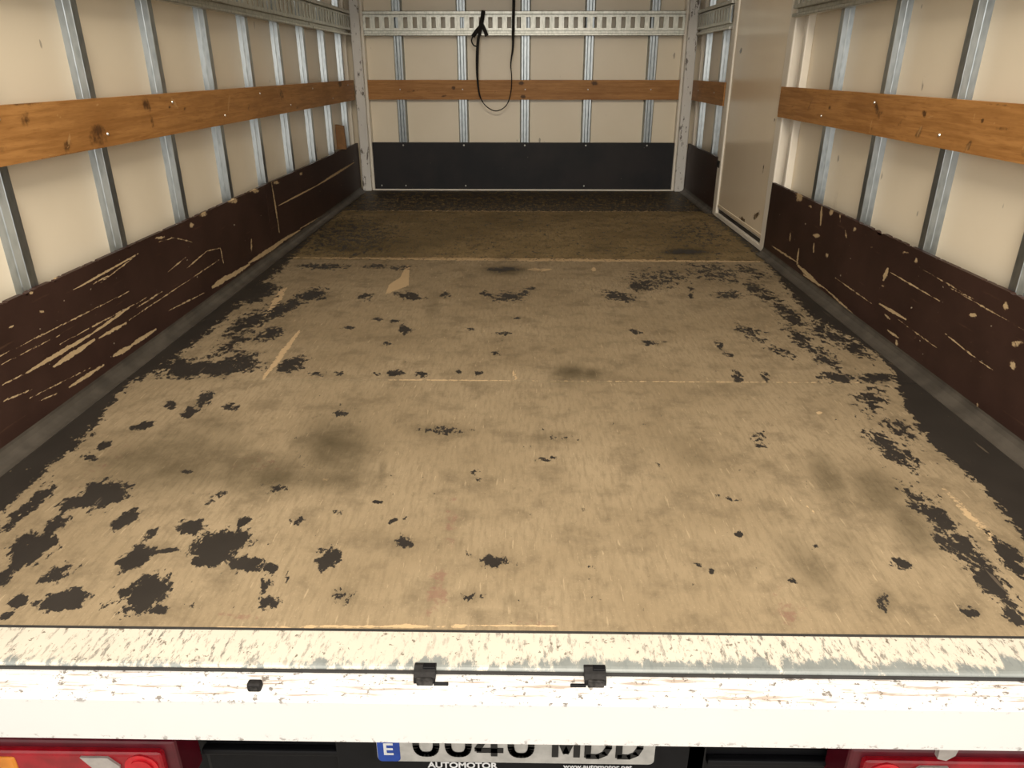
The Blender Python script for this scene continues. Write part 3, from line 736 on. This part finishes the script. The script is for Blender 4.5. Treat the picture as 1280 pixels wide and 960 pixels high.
track(4.005 - YF, (PL + SF, YF, TZ0), math.pi / 2, 'long slotted steel track above the longest pine plank')
track(4.884 - 4.018, (PL + SF, 4.018, TZ0), math.pi / 2, 'short slotted steel track end-to-end with the long one, ending at corner post')
track(DY0 - YF, (PR - SF, DY0, TZ0), -math.pi / 2, 'slotted steel track above the knotty plank, ending at the side door')
track(4.884 - DY1 - 0.01, (PR - SF, 4.884, TZ0), -math.pi / 2, 'short slotted steel track between side door and rear corner post')
track(1.983, (-0.999, PB - 0.030, TZ0), 0.0, 'slotted steel track across the far end wall with the strap tied to it')

# ---------------------------------------------------------------- wood offcut behind the left kick board
MBo = MB().prism([(-1.111, 0.301), (-1.056, 0.301), (-1.060, 0.432), (-1.108, 0.440)], 'y', 4.50, 4.522)
o = MBo.build('wood_offcut', M['offcut']); tag(o, 'small upright brown wood offcut stuck behind the kick board near the corner post', 'wood')

# ---------------------------------------------------------------- hanging strap
strap = thing('lashing_strap', (-0.18, 4.88, 0.49), 'thin black strap tied to the far wall track and hanging in a loop', 'strap')
def crv(pts, n=8):                      # Catmull-Rom through points
    P = [np.array(p, float) for p in pts]; P = [2 * P[0] - P[1]] + P + [2 * P[-1] - P[-2]]; out = []
    for i in range(1, len(P) - 2):
        for k in range(n):
            t = k / n; a, b, c, d = P[i - 1:i + 3]
            out.append(0.5 * (2 * b + (c - a) * t + (2 * a - 5 * b + 4 * c - d) * t * t + (3 * b - a - 3 * c + d) * t ** 3))
    out.append(P[-2]); return out
def sp(u, v, y=4.895): return pix(u, v, 1, y)
path = crv([sp(600, 40), sp(597.5, 52), sp(596.5, 75), sp(597, 100), sp(600, 120), sp(607, 132), sp(618, 138.5), sp(628, 136), sp(635, 128), sp(639, 112), sp(639.5, 95), sp(638.5, 80), sp(641, 60), sp(641.5, 40), sp(641.8, 20), sp(642.3, 0), sp(642.6, -40), sp(643, -130)])
n = len(path); wd = []
for i, q in enumerate(path):
    t = i / (n - 1); wd.append(0.009 if t < 0.12 else (0.009 - 0.006 * min(1, (t - 0.12) / 0.15) if t < 0.62 else 0.003 + 0.006 * min(1, (t - 0.62) / 0.15)))
MB().tube(path, wd, 0.0025, 10).build('webbing', M['strap'], strap, True)
kn = MB()
kn.tube(crv([sp(604, 13), sp(603, 22), sp(601, 32), sp(599, 42)]), 0.012, 0.012, 10)
kn.tube(crv([sp(602, 30), sp(606, 38), sp(608.5, 45)]), 0.011, 0.009, 10)
kn.tube(crv([sp(601, 33), sp(595, 40), sp(591, 46)]), 0.012, 0.009, 10)
kn.build('knot', M['strap'], strap, True)
MB().tube(crv([sp(591, 45), sp(589.5, 51), sp(592, 56.5), sp(596, 58)]), 0.004, 0.003, 8).build('loose_end', M['strap'], strap, True)
hk = MB().tube(crv([sp(643, -128), sp(643, -140, 4.91), sp(643, -150, 4.95)]), 0.008, 0.008, 8).build('hook', M['zinc'], strap, True)

# ---------------------------------------------------------------- rear sill: scuffed tread, groove, white ledge and front face
X0, X1 = PL - T, PR + T
sill = thing('rear_sill', (0, 0.75, -0.095), 'scuffed white painted steel sill across the open rear edge of the floor', 'sill')
MB().prism([(0.8155, 0.0), (0.754, 0.0), (0.7505, -0.0008), (0.7482, -0.003), (0.7475, -0.006), (0.7475, -0.03), (0.8155, -0.03)], 'x', X0, X1).build('tread', M['tread'], sill)
MB().box(X0, X1, 0.8155, 0.8195, -0.03, 0.0012).build('edge_seal', M['groove'], sill)
MB().box(X0, X1, 0.7455, 0.7480, -0.03, -0.0045).build('lip_strip', M['groove'], sill)  # dark strip drawing the groove line below the tread lip
MB().prism([(0.7456, -0.03), (0.7456, -0.0092), (0.742, -0.0085), (0.732, -0.0100), (0.7300, -0.0122), (0.7200, -0.0130), (0.7185, -0.0150), (0.712, -0.0160), (0.7085, -0.0185), (0.7070, -0.0225), (0.7065, -0.0925), (0.709, -0.0955), (0.7456, -0.0955)], 'x', X0, X1).build('white_fascia', M['sill'], sill)
MB().box(X0, X1, 0.7475, 0.90, -0.0950, -0.031).build('underside_beam', M['black'], sill)
def clip(u, v, w, label, tail):
    q = pix(u, v, 2, 0.004)
    x, r = q[0], thing('latch_clip', (q[0], 0.735, -0.012), label, 'clip', 'latch clips on the sill')
    b = MB().prism([(0.754, -0.002), (0.754, 0.003), (0.747, 0.0055), (0.738, 0.002), (0.7325, -0.003), (0.7305, -0.0135), (0.745, -0.014)], 'x', x - w / 2, x + w / 2)
    cb = b.build('clip_body', M['black_rough'], r)
    MB().box(x - w * 0.36, x + w * 0.40, 0.7285, 0.7325, -0.0135, -0.001, 0.0015).build('clip_face', M['worn_black'], cb)
    MB().box(x - w * 0.1, x + w * 0.47, 0.742, 0.7515, 0.0022, 0.0060, 0.001).build('clip_hook', M['black'], cb)
    t0, t1 = (x + w / 2 - 0.002, x + w / 2 + 0.018) if tail > 0 else (x - w / 2 - 0.019, x - w / 2 + 0.002)
    MB().box(t0, t1, 0.7285, 0.7325, -0.0125, -0.0085, 0.001).build('pin', M['black'], r)
clip(531, 836, 0.029, 'black latch clip on the sill with its pin pointing towards the other clip', 1)
clip(744, 839, 0.029, 'black latch clip on the sill beside the bare steel patch, smeared with dirt', -1)
q = pix(316, 859, 2, -0.006)
st = thing('rubber_stop', (q[0], 0.72, -0.015), 'small round-cornered black rubber stop alone on the white sill ledge', 'stop')
MB().box(q[0] - 0.0095, q[0] + 0.0095, 0.717, 0.729, -0.017, -0.003, 0.0035, 3).build('stop_body', M['black_rough'], st)
MB().box(q[0] - 0.004, q[0] + 0.005, 0.7165, 0.7175, -0.012, -0.007).build('stop_face', M['worn_black'], st)

# ---------------------------------------------------------------- under the sill: bumper, plate, tail lights
bump = thing('rear_bumper', (0, 0.99, -0.60), 'black plastic bumper and crossbar under the sill between the red tail lights', 'bumper')
MB().box(-0.605, 0.605, 0.985, 1.05, -0.62, -0.30, 0.01).build('crossbar', M['black'], bump)
MB().box(-0.600, -0.30, 0.9695, 0.986, -0.445, -0.43, 0.004).build('step_ledge', M['black'], bump)
MB().box(0.35, 0.600, 0.9695, 0.986, -0.455, -0.44, 0.004).build('step_ledge', M['black'], bump)
MB().box(-0.345, 0.345, 0.9685, 0.986, -0.60, -0.34, 0.004).build('plate_recess', M['black'], bump)
MB().box(0.31, 0.345, 0.9685, 0.9800, -0.56, -0.36, 0.003).build('recess_edge', M['black'], bump)
for x in (-0.55, 0.55):
    MB().box(x - 0.03, x + 0.03, 0.9695, 0.99, -0.40, -0.32, 0.004).build('bracket', M['black'], bump)

xm = thing('chassis_crossmember', (0, 1.08, -0.85), 'black chassis crossmember behind the bumper and tail lights', 'crossmember')
MB().box(-1.06, 1.06, 1.06, 1.10, -0.80, -0.105, 0.004).build('beam_web', M['black'], xm)
MB().box(-1.06, 1.06, 1.10, 1.16, -0.80, -0.78, 0.004).build('beam_flange', M['black'], xm)

YP = 0.955
pl_l, pl_r = pix(472, 945, 1, YP), pix(818, 945, 1, YP)
pb = pix(645, 953.5, 1, YP)[2]
W = pl_r[0] - pl_l[0]; xc = (pl_r[0] + pl_l[0]) / 2
HP = W * 110 / 520
plate = thing('licence_plate', (xc, YP, pb), 'white licence plate with blue country band, half hidden under the white sill', 'plate')
def rrect(x0, x1, z0, z1, r, y0, y1):
    pts = []
    for cx, cz, a0 in ((x1 - r, z1 - r, 0), (x0 + r, z1 - r, 90), (x0 + r, z0 + r, 180), (x1 - r, z0 + r, 270)):
        for k in range(5): a = math.radians(a0 + k * 22.5); pts.append((cx + r * math.cos(a), cz + r * math.sin(a)))
    return MB().prism(pts, 'y', y0, y1)
ph = rrect(pl_l[0] - 0.006, pl_r[0] + 0.006, pb - 0.026, pb + HP + 0.006, 0.008, YP + 0.002, YP + 0.012).build('plate_holder', M['black'], plate)
pm = rrect(pl_l[0], pl_r[0], pb, pb + HP, 0.010, YP, YP + 0.003).build('plate_face', M['plate'], plate)
bw = W * 0.083
rrect(pl_l[0] + 0.001, pl_l[0] + bw, pb + 0.0005, pb + HP - 0.001, 0.008, YP - 0.0008, YP + 0.001).build('country_band', M['plate_blue'], pm)
def text(s, size, x, z, y, mat, name, parent, align='LEFT', off=0.0, sx=1.0):
    cu = bpy.data.curves.new(name, 'FONT'); cu.body = s; cu.size = size; cu.align_x = align; cu.extrude = 0.0003; cu.offset = off
    o = bpy.data.objects.new(name, cu); COL.objects.link(o)
    dg = bpy.context.evaluated_depsgraph_get()
    me = bpy.data.meshes.new_from_object(o.evaluated_get(dg)); COL.objects.unlink(o); bpy.data.objects.remove(o)
    me.materials.clear(); me.materials.append(mat)
    r = bpy.data.objects.new(name, me)
    r.rotation_euler = (math.pi / 2, 0, 0); r.scale = (sx, 1, 1)
    r.location = np.array([x, y, z]) - world_loc(parent)
    return link(r, parent)
# characters: bold strokes, 77 mm tall
CH = W * 0.148
cz = pb + W * 0.030
def strokes(name, x, w, polys):
    m = MB()
    for pts, closed in polys:
        P = [np.array((x + a * w, cz + b * CH)) for a, b in pts]
        th = W * 0.0118
        seq = list(zip(P[:-1], P[1:])) + ([(P[-1], P[0])] if closed else [])
        for A, B in seq:
            d = (B - A) / (np.linalg.norm(B - A) + 1e-9); nn = np.array((-d[1], d[0])) * th; e = d * th * 0.45
            m.prism([tuple(A - e + nn), tuple(B + e + nn), tuple(B + e - nn), tuple(A - e - nn)], 'y', YP - 0.0012, YP + 0.001)
    return m.build(name, M['ink'], pm)
def oval(cx, cy, rx, ry, n=20): return [(cx + rx * math.cos(2 * math.pi * k / n), cy + ry * math.sin(2 * math.pi * k / n)) for k in range(n)]
ZERO = [([(0.5 + 0.42 * math.copysign(abs(math.cos(a)) ** .75, math.cos(a)), 0.5 + 0.44 * math.copysign(abs(math.sin(a)) ** .62, math.sin(a))) for a in [2 * math.pi * k / 28 for k in range(28)]], True)]
FOUR = [([(1.0, 0.22), (0.02, 0.22), (0.02, 0.27), (0.62, 0.98)], False), ([(0.68, 0.06), (0.68, 0.52)], False)]
EM = [([(0.06, 0.06), (0.06, 0.94), (0.5, 0.18), (0.94, 0.94), (0.94, 0.06)], False)]
DEE = [([(0.08, 0.06), (0.5, 0.06), (0.78, 0.16), (0.92, 0.36), (0.92, 0.64), (0.78, 0.84), (0.5, 0.94), (0.08, 0.94)], True)]
cw = W * 0.088
def chx(u): return pix(u, 942, 1, YP)[0]
strokes('digit', chx(518), cw, ZERO); strokes('digit', chx(558), cw, ZERO); strokes('digit', chx(597), cw, FOUR); strokes('digit', chx(636), cw, ZERO)
strokes('letter', chx(692), cw, EM); strokes('letter', chx(732), cw, DEE); strokes('letter', chx(771), cw, DEE)
text('E', 0.042, pl_l[0] + bw * 0.24, pb + 0.018, YP - 0.0012, M['white_ink'], 'country_letter', pm, 'LEFT', 0.0006)
text('AUTOMOTOR', 0.020, chx(534), pb - 0.0165, YP + 0.0012, M['white_ink'], 'holder_print', ph, 'LEFT', 0.0006)
text('www.automotor.net', 0.0145, chx(705), pb - 0.0135, YP + 0.0012, M['white_ink'], 'holder_print', ph, 'LEFT', 0.0003, 1.05)

def tail_light(u_in, u_out, sgn, label, vtop):
    YT = 0.90
    a = pix(u_in, 940, 1, YT); b = pix(u_out, 940, 1, YT)
    xi, xo = a[0], b[0]
    zt = pix(u_in, vtop, 1, YT)[2]
    lo, hi = min(xi, xo), max(xi, xo)
    root = thing('tail_light', ((lo + hi) / 2, YT + 0.05, zt - 0.12), label, 'light', 'tail lights')
    MB().box(lo, hi, YT + 0.006, YT + 0.08, zt - 0.13, zt + 0.004, 0.006).build('housing', M['dark_red'], root)
    x_in = xi + sgn * 0.022
    l2, h2 = min(x_in, xo), max(x_in, xo)
    ln = MB().box(l2, h2 , YT - 0.006, YT + 0.02, zt - 0.12, zt - 0.012, 0.008, 3).build('red_lens', M['red_lens'], root)
    # round lamp near the inner end
    cx = x_in + sgn * 0.038; m = MB()
    for k, (r, y) in enumerate(((0.030, YT - 0.008), (0.020, YT - 0.011))):
        pts = [(cx + r * math.cos(2 * math.pi * i / 24), zt - 0.045 + r * math.sin(2 * math.pi * i / 24)) for i in range(24)]
        m.prism(pts, 'y', y, YT + 0.003)
    m.build('round_lamp', M['bright_red'], ln)
    s = sgn; p0 = x_in + s * 0.075; zz = zt - 0.019
    MB().prism([(p0, zz - 0.020), (p0 + s * 0.018, zz), (p0 + s * 0.066, zz), (p0 + s * 0.050, zz - 0.024), (p0 + s * 0.048, zz - 0.07), (p0 + s * 0.008, zz - 0.07)], 'y', YT - 0.010, YT).build('white_lens', M['lens_white'], ln)
    e0 = x_in + s * 0.258
    MB().box(min(e0, xo), max(e0, xo), YT - 0.009, YT + 0.01, zt - 0.11, zt - 0.022, 0.006).build('amber_lens', M['amber'], ln)
    return root
tl = tail_light(218, -120, -1, 'red tail light with an amber end and pale lens, beside the plate\'s blue band end', 933)
tr = tail_light(1066, 1400, 1, 'red tail light with a grey tab hanging over its pale lens', 942)
g = pix(1185, 945, 1, 0.885)
MB().prism([(g[0] - 0.02, g[2] + 0.03), (g[0] + 0.014, g[2] + 0.03), (g[0] + 0.010, g[2] + 0.004), (g[0] - 0.003, g[2] - 0.008), (g[0] - 0.018, g[2] - 0.004)], 'y', 0.882, 0.892).build('grey_tab', M['lens_white'], tr)
